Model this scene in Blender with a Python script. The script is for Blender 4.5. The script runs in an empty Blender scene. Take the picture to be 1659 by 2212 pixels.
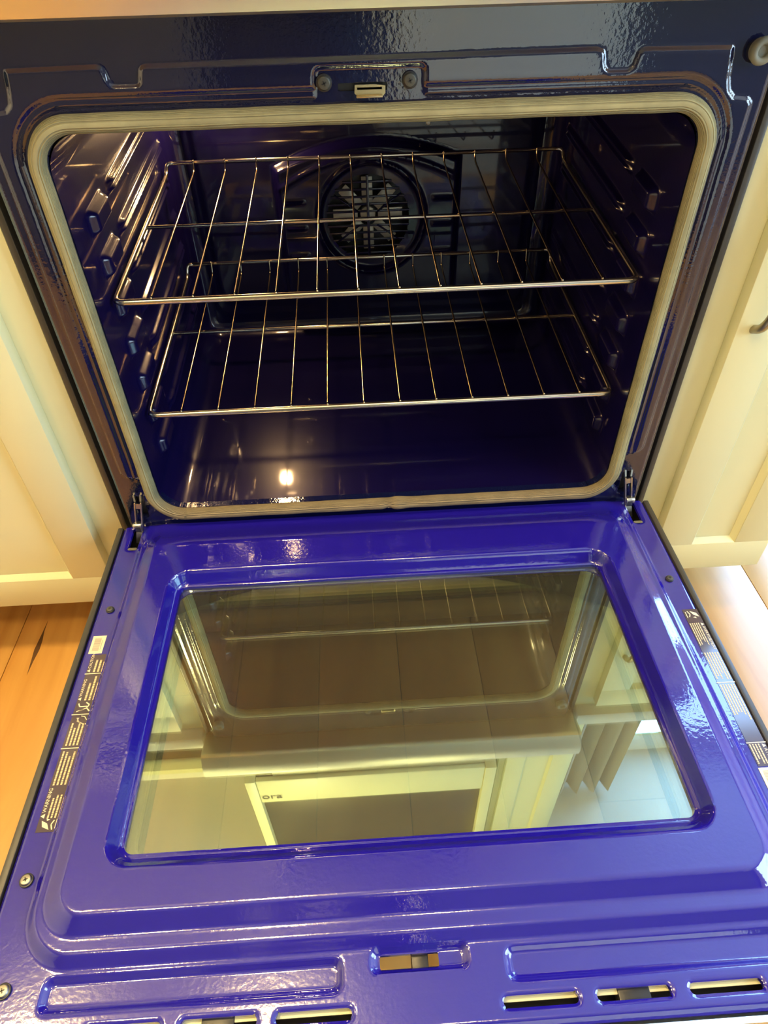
import bpy, bmesh, math, random
import numpy as np
from mathutils import Matrix, Vector

random.seed(4); np.random.seed(4)
SC = bpy.context.scene
COL = SC.collection

# ------------------------------------------------------------------ camera
cam_data = bpy.data.cameras.new('camera')
cam = bpy.data.objects.new('camera', cam_data); COL.objects.link(cam)
Mx = ((0.9982412840, 0.0526934484, -0.0271613580), (-0.0558020165, 0.6805492095, -0.7305743688), (-0.0200118421, 0.7308051546, 0.6822927174))
cam.matrix_world = Matrix.Translation((-0.0283133710, -0.6881035676, 0.6428517250)) @ Matrix(Mx).to_4x4()
cam_data.sensor_fit = 'VERTICAL'; cam_data.sensor_height = 36.0
cam_data.lens = 1426.323095 / 2212.0 * 36.0
cam_data.clip_start = 0.02
SC.camera = cam

# ------------------------------------------------------------------ world, exposure
world = bpy.data.worlds.new('daylight'); SC.world = world; world.use_nodes = True
wn = world.node_tree.nodes; wl = world.node_tree.links
sky = wn.new('ShaderNodeTexSky'); sky.sky_type = 'HOSEK_WILKIE'; sky.turbidity = 3.0
sky.sun_direction = (0.5, 0.4, 0.75)
wl.new(sky.outputs[0], wn['Background'].inputs[0]); wn['Background'].inputs[1].default_value = 2.2
SC.view_settings.view_transform = 'Standard'; SC.view_settings.look = 'None'
SC.view_settings.gamma = 1.0; SC.view_settings.use_curve_mapping = False
SC.view_settings.exposure = 0.0

WARM = (1.0, 0.72, 0.31); COOL = (0.33, 0.58, 1.0)

def area_light(name, loc, size, energy, color, aim, shape='RECTANGLE', spread=180):
    d = bpy.data.lights.new(name, 'AREA'); d.shape = shape; d.size = size[0]; d.size_y = size[1]
    d.energy = energy; d.color = color; d.spread = math.radians(spread)
    o = bpy.data.objects.new(name, d); COL.objects.link(o); o.location = loc
    o.rotation_euler = (Vector(aim) - Vector(loc)).to_track_quat('-Z', 'Y').to_euler()
    return o
# daylight coming in at the tall glass door on the right of the back wall
area_light('window_daylight', (1.42, 0.648, 0.86), (0.80, 2.16), 74, COOL, (1.42, -1.0, 0.86))

area_light('side_fill_light', (2.285, -1.20, 1.05), (1.40, 1.40), 66, (0.62, 0.82, 1.0), (0.0, -1.20, 0.60))  # fill light added from the right to brighten panel, cabinet and floor
CEIL = 2.11; FLOOR = -0.29; WALLB = 0.66
LAMPS = [(-1.22, -0.31), (-0.44, -0.31), (-0.9, -1.30), (0.15, -1.20)]      # warm ceiling lights, last two added to brighten cabinets and front; their light is made in their builder

# ------------------------------------------------------------------ materials
def new_mat(name):
    m = bpy.data.materials.new(name); m.use_nodes = True
    return m, m.node_tree.nodes, m.node_tree.links, m.node_tree.nodes['Principled BSDF']
def noise_bump(m, scale, strength, dist, detail=2.0, coord='Object', stretch=None, link_to=None):
    n, l = m.node_tree.nodes, m.node_tree.links
    tc = n.new('ShaderNodeTexCoord'); nz = n.new('ShaderNodeTexNoise'); bp = n.new('ShaderNodeBump')
    nz.inputs['Scale'].default_value = scale; nz.inputs['Detail'].default_value = detail
    src = tc.outputs[coord]
    if stretch:
        mp = n.new('ShaderNodeMapping'); mp.inputs['Scale'].default_value = stretch
        l.new(src, mp.inputs[0]); src = mp.outputs[0]
    l.new(src, nz.inputs['Vector']); l.new(nz.outputs[0], bp.inputs['Height'])
    bp.inputs['Strength'].default_value = strength; bp.inputs['Distance'].default_value = dist
    l.new(bp.outputs[0], n['Principled BSDF'].inputs['Normal'])
    return nz
def pmat(name, base, rough=0.5, metal=0.0, ior=1.5, spec=0.5, bump=None, coat=0.0):
    m, n, l, b = new_mat(name)
    b.inputs['Base Color'].default_value = (*base, 1); b.inputs['Roughness'].default_value = rough
    b.inputs['Metallic'].default_value = metal; b.inputs['IOR'].default_value = ior
    b.inputs['Specular IOR Level'].default_value = spec; b.inputs['Coat Weight'].default_value = coat
    if bump: noise_bump(m, *bump)
    return m
def color_noise(m, c1, c2, scale, detail=3.0, coord='Object', stretch=None, lo=0.35, hi=0.65):
    n, l = m.node_tree.nodes, m.node_tree.links
    tc = n.new('ShaderNodeTexCoord'); nz = n.new('ShaderNodeTexNoise'); cr = n.new('ShaderNodeValToRGB')
    nz.inputs['Scale'].default_value = scale; nz.inputs['Detail'].default_value = detail
    src = tc.outputs[coord]
    if stretch:
        mp = n.new('ShaderNodeMapping'); mp.inputs['Scale'].default_value = stretch
        l.new(src, mp.inputs[0]); src = mp.outputs[0]
    l.new(src, nz.inputs['Vector']); l.new(nz.outputs[0], cr.inputs[0])
    cr.color_ramp.elements[0].color = (*c1, 1); cr.color_ramp.elements[1].color = (*c2, 1)
    cr.color_ramp.elements[0].position = lo; cr.color_ramp.elements[1].position = hi
    l.new(cr.outputs[0], n['Principled BSDF'].inputs['Base Color'])
    return cr

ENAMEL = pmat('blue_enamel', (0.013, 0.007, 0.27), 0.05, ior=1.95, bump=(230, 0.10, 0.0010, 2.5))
CAVITY = pmat('shaded_oven_enamel', (0.0038, 0.0024, 0.034), 0.28, ior=1.50, spec=0.13, bump=(240, 0.07, 0.0010, 3.0), coat=0.75)  # same blue enamel, base darkened for the dim cavity
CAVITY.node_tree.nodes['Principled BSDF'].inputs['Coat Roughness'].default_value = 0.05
FRAME_E = pmat('shaded_frame_enamel', (0.004, 0.006, 0.036), 0.05, ior=1.85, bump=(230, 0.16, 0.0010, 2.5))  # same enamel again, darkened because the upright frame gets less light
CHROME = pmat('chrome_wire', (0.82, 0.74, 0.58), 0.22, 1.0)
THINWIRE = pmat('thin_wire', (0.50, 0.41, 0.29), 0.20, 1.0)
STEEL = pmat('brushed_steel', (0.76, 0.75, 0.66), 0.36, 1.0)
noise_bump(STEEL, 40, 0.05, 0.001, 2.0, 'Object', (1, 30, 30))
BLACK = pmat('black_paint', (0.022, 0.022, 0.024), 0.35)
DARKTRIM = pmat('dark_trim', (0.05, 0.047, 0.042), 0.4)
BLACKGLASS = pmat('black_glass', (0.012, 0.011, 0.010), 0.06)
RUBBER = pmat('grey_rubber', (0.20, 0.20, 0.15), 0.6)
SCREWM = pmat('dull_screw', (0.34, 0.33, 0.29), 0.4, 1.0)
DARKSCREW = pmat('dark_screw', (0.10, 0.10, 0.085), 0.5, 0.6)
HINGEM = pmat('zinc_hinge', (0.62, 0.60, 0.52), 0.28, 1.0)
SPACER = pmat('olive_spacer', (0.82, 0.74, 0.40), 0.4, 0.0)
LIPM = pmat('pale_lip', (0.85, 0.76, 0.48), 0.35, 0.0)
PALEFAN = pmat('fan_metal', (0.62, 0.60, 0.50), 0.35, 0.3)
WHITEPRINT = pmat('white_print', (0.82, 0.72, 0.50), 0.5)
TANPRINT = pmat('tan_print', (0.72, 0.55, 0.32), 0.5)
LABELFILM = pmat('label_film', (0.060, 0.042, 0.060), 0.12, ior=1.8)
GREYBAR = pmat('barcode_grey', (0.42, 0.36, 0.28), 0.5)
CABPAINT = pmat('cream_paint', (0.77, 0.75, 0.46), 0.38, bump=(60, 0.03, 0.001, 2.0))
WALLP = pmat('wall_paint', (0.80, 0.78, 0.70), 0.8, bump=(90, 0.05, 0.001, 2.0))
GREYWALL = pmat('grey_wall_paint', (0.13, 0.13, 0.125), 0.8)
CEILP = pmat('ceiling_paint', (0.62, 0.60, 0.57), 0.9)
COUNTER = pmat('pale_counter', (0.62, 0.62, 0.56), 0.25)
GREYCAB = pmat('sage_paint', (0.80, 0.88, 0.74), 0.5)
GREYDARK = pmat('charcoal_paint', (0.16, 0.16, 0.15), 0.5)
DARKAPP = pmat('dark_appliance', (0.03, 0.03, 0.032), 0.3)
FABRIC = pmat('grey_curtain', (0.42, 0.40, 0.36), 0.9)
NICKEL = pmat('nickel_pull', (0.40, 0.36, 0.27), 0.35, 1.0)

# gasket: woven fibreglass, toasted brown along the bottom run
GASKET, gn, gl, gb = new_mat('woven_gasket'); gb.inputs['Roughness'].default_value = 0.9
tc = gn.new('ShaderNodeTexCoord'); sp = gn.new('ShaderNodeSeparateXYZ'); gl.new(tc.outputs['Object'], sp.inputs[0])
cr = gn.new('ShaderNodeValToRGB'); gl.new(sp.outputs['Z'], cr.inputs[0])
cr.color_ramp.elements[0].position = 0.012; cr.color_ramp.elements[0].color = (0.30, 0.21, 0.11, 1)
cr.color_ramp.elements[1].position = 0.075; cr.color_ramp.elements[1].color = (0.40, 0.37, 0.20, 1)
nz = gn.new('ShaderNodeTexNoise'); nz.inputs['Scale'].default_value = 45; nz.inputs['Detail'].default_value = 5
gl.new(tc.outputs['Object'], nz.inputs['Vector'])
mr = gn.new('ShaderNodeMapRange'); mr.inputs[3].default_value = 0.65; mr.inputs[4].default_value = 1.25
gl.new(nz.outputs[0], mr.inputs[0])
mm = gn.new('ShaderNodeMix'); mm.data_type = 'RGBA'; mm.blend_type = 'MULTIPLY'; mm.inputs[0].default_value = 1.0
gl.new(cr.outputs[0], mm.inputs[6]); gl.new(mr.outputs[0], mm.inputs[7])
uvn = gn.new('ShaderNodeUVMap'); wv = gn.new('ShaderNodeTexWave'); wv.wave_type = 'BANDS'; wv.bands_direction = 'Y'
wv.inputs['Scale'].default_value = 2.3; wv.inputs['Distortion'].default_value = 4.0; wv.inputs['Detail Scale'].default_value = 0.6; wv.inputs['Detail'].default_value = 2.0
gl.new(uvn.outputs[0], wv.inputs['Vector'])
m2 = gn.new('ShaderNodeMix'); m2.data_type = 'RGBA'; m2.blend_type = 'MULTIPLY'; m2.inputs[0].default_value = 1.0
mr2 = gn.new('ShaderNodeMapRange'); mr2.inputs[3].default_value = 0.80; mr2.inputs[4].default_value = 1.06
gl.new(wv.outputs['Fac'], mr2.inputs[0]); gl.new(mm.outputs[2], m2.inputs[6]); gl.new(mr2.outputs[0], m2.inputs[7]); gl.new(m2.outputs[2], gb.inputs['Base Color'])
gbp = gn.new('ShaderNodeBump'); gbp.inputs['Strength'].default_value = 0.9; gbp.inputs['Distance'].default_value = 0.0012
gl.new(wv.outputs['Fac'], gbp.inputs['Height']); gl.new(gbp.outputs[0], gb.inputs['Normal'])

# floor wood
WOOD, n_, l_, b_ = new_mat('maple_plank'); b_.inputs['Roughness'].default_value = 0.32
b_.inputs['Coat Weight'].default_value = 0.15; b_.inputs['Coat Roughness'].default_value = 0.25
tc = n_.new('ShaderNodeTexCoord'); oi = n_.new('ShaderNodeObjectInfo'); mp = n_.new('ShaderNodeMapping')
mp.inputs['Scale'].default_value = (14, 1.6, 14)
ad = n_.new('ShaderNodeVectorMath'); ad.operation = 'ADD'
sc_ = n_.new('ShaderNodeVectorMath'); sc_.operation = 'SCALE'; sc_.inputs[0].default_value = (3.1, 7.7, 1.3)
l_.new(oi.outputs['Random'], sc_.inputs['Scale'])
l_.new(tc.outputs['Object'], ad.inputs[0]); l_.new(sc_.outputs[0], ad.inputs[1]); l_.new(ad.outputs[0], mp.inputs[0])
n1 = n_.new('ShaderNodeTexNoise'); n1.inputs['Scale'].default_value = 1.0; n1.inputs['Detail'].default_value = 6; n1.inputs['Distortion'].default_value = 1.1
l_.new(mp.outputs[0], n1.inputs['Vector'])
cr = n_.new('ShaderNodeValToRGB'); l_.new(n1.outputs[0], cr.inputs[0])
cr.color_ramp.elements[0].position = 0.30; cr.color_ramp.elements[0].color = (0.50, 0.235, 0.05, 1)
cr.color_ramp.elements[1].position = 0.62; cr.color_ramp.elements[1].color = (0.68, 0.38, 0.105, 1)
mrr = n_.new('ShaderNodeMapRange'); mrr.inputs[3].default_value = 0.85; mrr.inputs[4].default_value = 1.1
l_.new(oi.outputs['Random'], mrr.inputs[0])
mxx = n_.new('ShaderNodeMix'); mxx.data_type = 'RGBA'; mxx.blend_type = 'MULTIPLY'; mxx.inputs[0].default_value = 1.0
l_.new(cr.outputs[0], mxx.inputs[6]); l_.new(mrr.outputs[0], mxx.inputs[7]); l_.new(mxx.outputs[2], b_.inputs['Base Color'])
KNOT = pmat('dark_streak', (0.09, 0.04, 0.012), 0.5)
SUBFLOOR = pmat('subfloor_dark', (0.03, 0.02, 0.012), 0.9)

def glass_mat(name, mirror, tint, gloss, film=0.0):
    m = bpy.data.materials.new(name); m.use_nodes = True; n, l = m.node_tree.nodes, m.node_tree.links
    n.remove(n['Principled BSDF']); out = n['Material Output']
    tr = n.new('ShaderNodeBsdfTransparent'); tr.inputs[0].default_value = (*tint, 1)
    gg = n.new('ShaderNodeBsdfGlossy'); gg.inputs['Color'].default_value = (*gloss, 1); gg.inputs['Roughness'].default_value = 0.0
    lw = n.new('ShaderNodeFresnel'); lw.inputs[0].default_value = 1.5
    mr = n.new('ShaderNodeMapRange'); mr.inputs[1].default_value = 0.04; mr.inputs[2].default_value = 1.0
    mr.inputs[3].default_value = mirror; mr.inputs[4].default_value = 1.0
    mx = n.new('ShaderNodeMixShader'); l.new(lw.outputs[0], mr.inputs[0]); l.new(mr.outputs[0], mx.inputs[0])
    l.new(tr.outputs[0], mx.inputs[1]); l.new(gg.outputs[0], mx.inputs[2]); res = mx.outputs[0]
    if film:                                     # pale film for smudges, also painted haze that lifts the dark glass
        df = n.new('ShaderNodeBsdfDiffuse'); df.inputs[0].default_value = (0.55, 0.47, 0.34, 1); m2 = n.new('ShaderNodeMixShader'); m2.inputs[0].default_value = film
        l.new(res, m2.inputs[1]); l.new(df.outputs[0], m2.inputs[2]); res = m2.outputs[0]
    l.new(res, out.inputs[0])
    return m
PANE_COAT = glass_mat('coated_glass', 0.40, (0.93, 0.91, 0.82), (0.66, 0.90, 0.84), 0.035)
PANE_CLEAR = glass_mat('clear_glass', 0.06, (0.97, 0.97, 0.93), (0.9, 0.95, 0.8))
WINDOW_GLASS = glass_mat('window_glass', 0.05, (0.95, 0.98, 1.0), (1, 1, 1))

def emis(name, color, strength):
    m = bpy.data.materials.new(name); m.use_nodes = True; n, l = m.node_tree.nodes, m.node_tree.links
    n.remove(n['Principled BSDF']); e = n.new('ShaderNodeEmission'); e.inputs[0].default_value = (*color, 1); e.inputs[1].default_value = strength
    l.new(e.outputs[0], n['Material Output'].inputs[0]); return m

# ------------------------------------------------------------------ object helpers
def link(name, me, parent=None):
    o = bpy.data.objects.new(name, me); COL.objects.link(o)
    if parent: o.parent = parent
    return o
def tag(o, label=None, cat=None, group=None, kind=None):
    if label: o['label'] = label
    if cat: o['category'] = cat
    if group: o['group'] = group
    if kind: o['kind'] = kind
    return o
def thing(name, label, cat, loc=(0, 0, 0), group=None):
    o = bpy.data.objects.new(name, None); COL.objects.link(o); o.location = loc; o.empty_display_size = 0.1
    return tag(o, label, cat, group)
def mesh_np(name, V, F, mats, smooth=True, sharp=None, fmat=None, uv=None):
    V = np.asarray(V, dtype=np.float32); F = np.asarray(F, dtype=np.int32)
    me = bpy.data.meshes.new(name)
    k = F.shape[1]; nf = len(F)
    me.vertices.add(len(V)); me.vertices.foreach_set('co', V.ravel())
    me.loops.add(nf * k); me.loops.foreach_set('vertex_index', F.ravel())
    me.polygons.add(nf); me.polygons.foreach_set('loop_start', np.arange(0, nf * k, k, dtype=np.int32))
    me.polygons.foreach_set('loop_total', np.full(nf, k, dtype=np.int32))
    if uv is not None:
        lay = me.uv_layers.new(name='UVMap'); lay.data.foreach_set('uv', np.asarray(uv, dtype=np.float32)[F.ravel()].ravel())
    me.update(calc_edges=True); me.validate()
    me.polygons.foreach_set('use_smooth', np.full(len(me.polygons), smooth, dtype=bool))
    for m in (mats if isinstance(mats, (list, tuple)) else [mats]): me.materials.append(m)
    if fmat is not None and len(me.polygons) == nf: me.polygons.foreach_set('material_index', np.asarray(fmat, dtype=np.int32))
    if sharp: me.set_sharp_from_angle(angle=math.radians(sharp))
    return me
class B:                                     # collects simple shapes for ONE mesh
    def __init__(s): s.bm = bmesh.new(); s.mi = 0
    def box(s, a, b, bevel=0.0):
        a = Vector(a); b = Vector(b)
        r = bmesh.ops.create_cube(s.bm, size=1.0); vs = r['verts']
        c = (a + b) / 2; d = b - a
        for v in vs: v.co = Vector((c[i] + v.co[i] * d[i] for i in range(3)))
        fs = {f for v in vs for f in v.link_faces}
        if bevel:
            es = {e for f in fs for e in f.edges}
            rr = bmesh.ops.bevel(s.bm, geom=list(es), offset=bevel, segments=2, profile=0.5, affect='EDGES')
            fs = {f for f in rr['faces']} | {f for f in fs if f.is_valid}
        for f in fs:
            if f.is_valid: f.material_index = s.mi
        return s
    def quad(s, pts):
        f = s.bm.faces.new([s.bm.verts.new(p) for p in pts]); f.material_index = s.mi; return s
    def cyl(s, c, axis, r, h, seg=20, r2=None, bevel=0.0):
        rot = Vector(axis).to_track_quat('Z', 'Y').to_matrix().to_4x4()
        rr = bmesh.ops.create_cone(s.bm, cap_ends=True, segments=seg, radius1=r, radius2=r if r2 is None else r2, depth=h, matrix=Matrix.Translation(c) @ rot)
        fs = {f for v in rr['verts'] for f in v.link_faces}
        for f in fs: f.material_index = s.mi
        if bevel:
            es = [e for f in fs if len(f.verts) > 4 for e in f.edges]
            q = bmesh.ops.bevel(s.bm, geom=es, offset=bevel, segments=2, profile=0.5, affect='EDGES')
            for f in q['faces']: f.material_index = s.mi
        return s
    def prism(s, poly, axis, a, b):              # polygon in the other two axes, extruded along axis from a to b
        def mk(t):
            out = []
            for p in poly:
                v = [0, 0, 0]; o = [i for i in range(3) if i != axis]; v[axis] = t; v[o[0]] = p[0]; v[o[1]] = p[1]; out.append(s.bm.verts.new(v))
            return out
        A = mk(a); Bv = mk(b); n = len(poly); fs = [s.bm.faces.new(A), s.bm.faces.new(Bv[::-1])]
        for i in range(n): fs.append(s.bm.faces.new((A[i], Bv[i], Bv[(i + 1) % n], A[(i + 1) % n])))
        for f in fs: f.material_index = s.mi
        return s
    def obj(s, name, mats, parent=None, smooth=35):
        bmesh.ops.recalc_face_normals(s.bm, faces=s.bm.faces[:])
        me = bpy.data.meshes.new(name); s.bm.to_mesh(me); s.bm.free()
        for m in (mats if isinstance(mats, (list, tuple)) else [mats]): me.materials.append(m)
        if smooth:
            me.polygons.foreach_set('use_smooth', np.ones(len(me.polygons), dtype=bool)); me.set_sharp_from_angle(angle=math.radians(smooth))
        return link(name, me, parent)
def tube_np(path, r, n=10, closed=False, sq=1.0):
    P = np.asarray(path, dtype=float); m = len(P); r = np.broadcast_to(np.asarray(r, dtype=float), (m,))
    if closed: T = np.roll(P, -1, 0) - np.roll(P, 1, 0)
    else: T = np.gradient(P, axis=0)
    T /= np.linalg.norm(T, axis=1)[:, None] + 1e-12
    up = np.array([0, 0, 1.0]) if abs(T[0][2]) < 0.9 else np.array([1.0, 0, 0])
    N = np.zeros_like(P); u = up - T[0] * (up @ T[0]); N[0] = u / np.linalg.norm(u)
    for i in range(1, m):
        u = N[i - 1] - T[i] * (N[i - 1] @ T[i]); N[i] = u / (np.linalg.norm(u) + 1e-12)
    Bn = np.cross(T, N); th = np.linspace(0, 2 * np.pi, n, endpoint=False)
    V = P[:, None, :] + r[:, None, None] * (np.cos(th)[None, :, None] * N[:, None, :] + sq * np.sin(th)[None, :, None] * Bn[:, None, :])
    V = V.reshape(-1, 3); F = []
    for i in range(m if closed else m - 1):
        a = i * n; b = ((i + 1) % m) * n
        for j in range(n):
            k = (j + 1) % n; F.append((a + j, a + k, b + k, b + j))
    if not closed:                              # cap with a centre vertex at both ends
        V = np.vstack([V, P[0] - T[0] * r[0] * 0.3, P[-1] + T[-1] * r[-1] * 0.3]); c0 = len(V) - 2; c1 = len(V) - 1; e = (m - 1) * n
        for j in range(n):
            k = (j + 1) % n; F.append((c0, c0, k, j)); F.append((c1, c1, e + j, e + k))
    return V, F
def tube(name, path, r, mat, parent=None, n=10, closed=False):
    V, F = tube_np(path, r, n, closed)
    bm = bmesh.new(); vs = [bm.verts.new(v) for v in V]
    for f in F:
        ids = list(dict.fromkeys(f))
        try: bm.faces.new([vs[i] for i in ids])
        except ValueError: pass
    bmesh.ops.recalc_face_normals(bm, faces=bm.faces[:])
    me = bpy.data.meshes.new(name); bm.to_mesh(me); bm.free(); me.materials.append(mat)
    me.polygons.foreach_set('use_smooth', np.ones(len(me.polygons), dtype=bool))
    return link(name, me, parent)
def fillet(pts, r, k=6):                        # round the corners of an open polyline
    P = [Vector(p) for p in pts]; out = [P[0]]
    for i in range(1, len(P) - 1):
        a = (P[i - 1] - P[i]); b = (P[i + 1] - P[i]); ra = min(r, a.length * 0.45); rb = min(r, b.length * 0.45)
        A = P[i] + a.normalized() * ra; Bq = P[i] + b.normalized() * rb
        for j in range(k + 1):
            t = j / k; out.append((A * (1 - t) + P[i] * t) * (1 - t) + (P[i] * (1 - t) + Bq * t) * t)
    out.append(P[-1]); return [tuple(p) for p in out]
def copy_part(o, parent, name=None):
    c = o.copy(); COL.objects.link(c); c.parent = parent
    return c

# signed distances (numpy)
def ss(t): t = np.clip(t, 0, 1); return t * t * (3 - 2 * t)
def sd_rr(x, y, x0, x1, y0, y1, r):
    qx = np.abs(x - (x0 + x1) / 2) - ((x1 - x0) / 2 - r); qy = np.abs(y - (y0 + y1) / 2) - ((y1 - y0) / 2 - r)
    return np.hypot(np.maximum(qx, 0), np.maximum(qy, 0)) + np.minimum(np.maximum(qx, qy), 0) - r
def ramp(din, dout):                            # 1 inside the inner shape, 0 outside the outer one, rounded in between
    a = np.maximum(-dout, 0); b = np.maximum(din, 0); t = a / (a + b + 1e-9)
    return 0.85 * t + 0.15 * ss(t)
def sd_poly(x, y, poly):
    P = np.asarray(poly); d = np.full(x.shape, 1e9); s = np.zeros(x.shape, dtype=bool)
    for i in range(len(P)):
        ax, ay = P[i]; bx, by = P[(i + 1) % len(P)]
        ex, ey = bx - ax, by - ay; wx, wy = x - ax, y - ay
        t = np.clip((wx * ex + wy * ey) / (ex * ex + ey * ey + 1e-15), 0, 1)
        d = np.minimum(d, np.hypot(wx - ex * t, wy - ey * t))
        c = ((ay <= y) != (by <= y)) & (x < (bx - ax) * (y - ay) / (by - ay + 1e-15) + ax); s ^= c
    return np.where(s, -d, d)
def heightfield(name, u0, u1, v0, v1, step, hfun, hole, mapf, mat, parent, flip=False, skirt=0.0, sharp=48, rim=True):
    nu = int(round((u1 - u0) / step)) + 1; nv = int(round((v1 - v0) / step)) + 1
    U, Vv = np.meshgrid(np.linspace(u0, u1, nu), np.linspace(v0, v1, nv), indexing='ij')
    if hole is not None:                        # pull the vertices next to a hole onto its outline
        for _ in range(2):
            d = hole(U, Vv); e = 1e-5
            gx = (hole(U + e, Vv) - d) / e; gy = (hole(U, Vv + e) - d) / e
            near = np.abs(d) < step * 0.62
            near[0, :] = near[-1, :] = near[:, 0] = near[:, -1] = False
            U = np.where(near, U - d * gx, U); Vv = np.where(near, Vv - d * gy, Vv)
    H = hfun(U, Vv)
    idx = np.arange(nu * nv).reshape(nu, nv)
    F = np.stack([idx[:-1, :-1], idx[1:, :-1], idx[1:, 1:], idx[:-1, 1:]], -1).reshape(-1, 4)
    if hole is not None:
        u = U.ravel()[F].mean(1); v = Vv.ravel()[F].mean(1); F = F[hole(u, v) > 0]
    used = np.zeros(nu * nv, dtype=bool); used[F.ravel()] = True
    re = np.cumsum(used) - 1; F = re[F]
    u, v, h = U.ravel()[used], Vv.ravel()[used], H.ravel()[used]
    P = mapf(u, v, h)
    if flip: F = F[:, ::-1]
    if skirt:
        E = np.concatenate([F[:, [0, 1]], F[:, [1, 2]], F[:, [2, 3]], F[:, [3, 0]]]); key = np.sort(E, 1)
        kk = key[:, 0].astype(np.int64) * (len(P) + 1) + key[:, 1]
        _, inv, cnt = np.unique(kk, return_inverse=True, return_counts=True); Eb = E[cnt[inv] == 1]
        bv = np.unique(Eb); m2 = np.full(len(P), -1); m2[bv] = len(P) + np.arange(len(bv))
        P = np.vstack([P, mapf(u[bv], v[bv], h[bv] - skirt)])
        F = np.vstack([F, np.stack([Eb[:, 1], Eb[:, 0], m2[Eb[:, 0]], m2[Eb[:, 1]]], -1)])
    me = mesh_np(name, P, F, mat, True, sharp)
    return link(name, me, parent)
def rr_path(x0, x1, z0, z1, r, step=0.004, vstep=None):     # closed rounded rectangle as (x, z)
    out = []
    def line(a, b, st=None):
        n = max(1, int(math.hypot(b[0] - a[0], b[1] - a[1]) / (st or step)))
        for i in range(n): t = i / n; out.append((a[0] + (b[0] - a[0]) * t, a[1] + (b[1] - a[1]) * t))
    def arc(cx, cz, a0, a1):
        n = max(4, int(r * abs(a1 - a0) / step))
        for i in range(n): a = a0 + (a1 - a0) * i / n; out.append((cx + r * math.cos(a), cz + r * math.sin(a)))
    h = math.pi / 2
    line((x0 + r, z0), (x1 - r, z0)); arc(x1 - r, z0 + r, -h, 0); line((x1, z0 + r), (x1, z1 - r), vstep); arc(x1 - r, z1 - r, 0, h)
    line((x1 - r, z1), (x0 + r, z1)); arc(x0 + r, z1 - r, h, 2 * h); line((x0, z1 - r), (x0, z0 + r), vstep); arc(x0 + r, z0 + r, 2 * h, 3 * h)
    return out

# ================================================================== SETTING
def structure(o): o['kind'] = 'structure'; return o
XW0, XW1, YW0 = -2.3, 2.3, -2.5
fl = structure(B().box((XW0, YW0, FLOOR - 0.06), (XW1, WALLB, FLOOR - 0.012)).obj('floor', SUBFLOOR))
PW = 0.1315; X0 = -0.645
pb = B().box((-PW / 2 + 0.0006, -0.5, -0.012), (PW / 2 - 0.0006, 0.5, 0), 0.0008)
plank_me = None
k0 = int(math.floor((XW0 - X0) / PW)); k1 = int(math.ceil((XW1 - X0) / PW))
first = None
for k in range(k0, k1):
    xc = X0 + (k + 0.5) * PW
    if xc - PW / 2 < XW0 or xc + PW / 2 > XW1: continue
    off = {2: -0.095, 0: 0.45, -1: -0.62}.get(k, random.uniform(-0.9, -0.35) if k in (1, 3, 4, 5) else random.uniform(-0.5, 0.5))
    y = off
    while y > YW0: y -= 1.15
    while y < WALLB:
        a, b = max(y, YW0), min(y + 1.15, WALLB)
        if b - a > 0.02:
            if first is None: first = pb.obj('plank', WOOD, fl); o = first
            else: o = first.copy(); COL.objects.link(o); o.parent = fl
            o.location = (xc, (a + b) / 2, FLOOR); o.scale = (1, (b - a) - 0.0012, 1)
        y += 1.15
# dark mineral streak in one maple board, left of the range
sb = B(); pts = [(-0.6046, 0.075), (-0.6035, 0.05), (-0.6005, 0.03), (-0.5995, 0.012), (-0.6022, -0.012), (-0.6040, -0.04), (-0.6062, -0.012), (-0.6085, 0.012), (-0.6075, 0.026), (-0.6058, 0.05)]
sb.prism([(x, y) for x, y in pts], 2, FLOOR - 0.001, FLOOR + 0.0002).obj('dark_streak', KNOT, fl)
# walls
WX0, WX1, WZ0, WZ1 = 0.98, 1.86, FLOOR + 0.02, 1.98
HX0, HX1, HZ0, HZ1 = -1.48, -0.56, 1.80, 2.06
wb = B()
wb.box((XW0, WALLB, FLOOR), (HX0, WALLB + 0.1, CEIL)); wb.box((HX1, WALLB, FLOOR), (WX0, WALLB + 0.1, CEIL))
wb.box((HX0, WALLB, FLOOR), (HX1, WALLB + 0.1, HZ0)); wb.box((HX0, WALLB, HZ1), (HX1, WALLB + 0.1, CEIL)); wb.box((WX1, WALLB, FLOOR), (XW1, WALLB + 0.1, CEIL))
wb.box((WX0, WALLB, FLOOR), (WX1, WALLB + 0.1, WZ0)); wb.box((WX0, WALLB, WZ1), (WX1, WALLB + 0.1, CEIL))
structure(wb.obj('wall_back', WALLP))
structure(B().box((XW0 - 0.1, YW0, FLOOR), (XW0, WALLB, CEIL)).obj('wall_left', WALLP))
wr = B(); RY0, RY1, RZ0, RZ1 = -1.94, -0.46, 0.31, 1.79
wr.box((XW1, YW0, FLOOR), (XW1 + 0.1, RY0, CEIL)); wr.box((XW1, RY1, FLOOR), (XW1 + 0.1, WALLB, CEIL)); wr.box((XW1, RY0, FLOOR), (XW1 + 0.1, RY1, RZ0)); wr.box((XW1, RY0, RZ1), (XW1 + 0.1, RY1, CEIL))
structure(wr.obj('wall_right', WALLP))
w2 = B(); t = 0.035
for a, b in (((RY0, RZ0), (RY0 + t, RZ1)), ((RY1 - t, RZ0), (RY1, RZ1)), ((RY0 + t, RZ0), (RY1 - t, RZ0 + t)), ((RY0 + t, RZ1 - t), (RY1 - t, RZ1))): w2.box((XW1 - 0.004, *a), (XW1 + 0.06, *b), 0.002)
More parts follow.
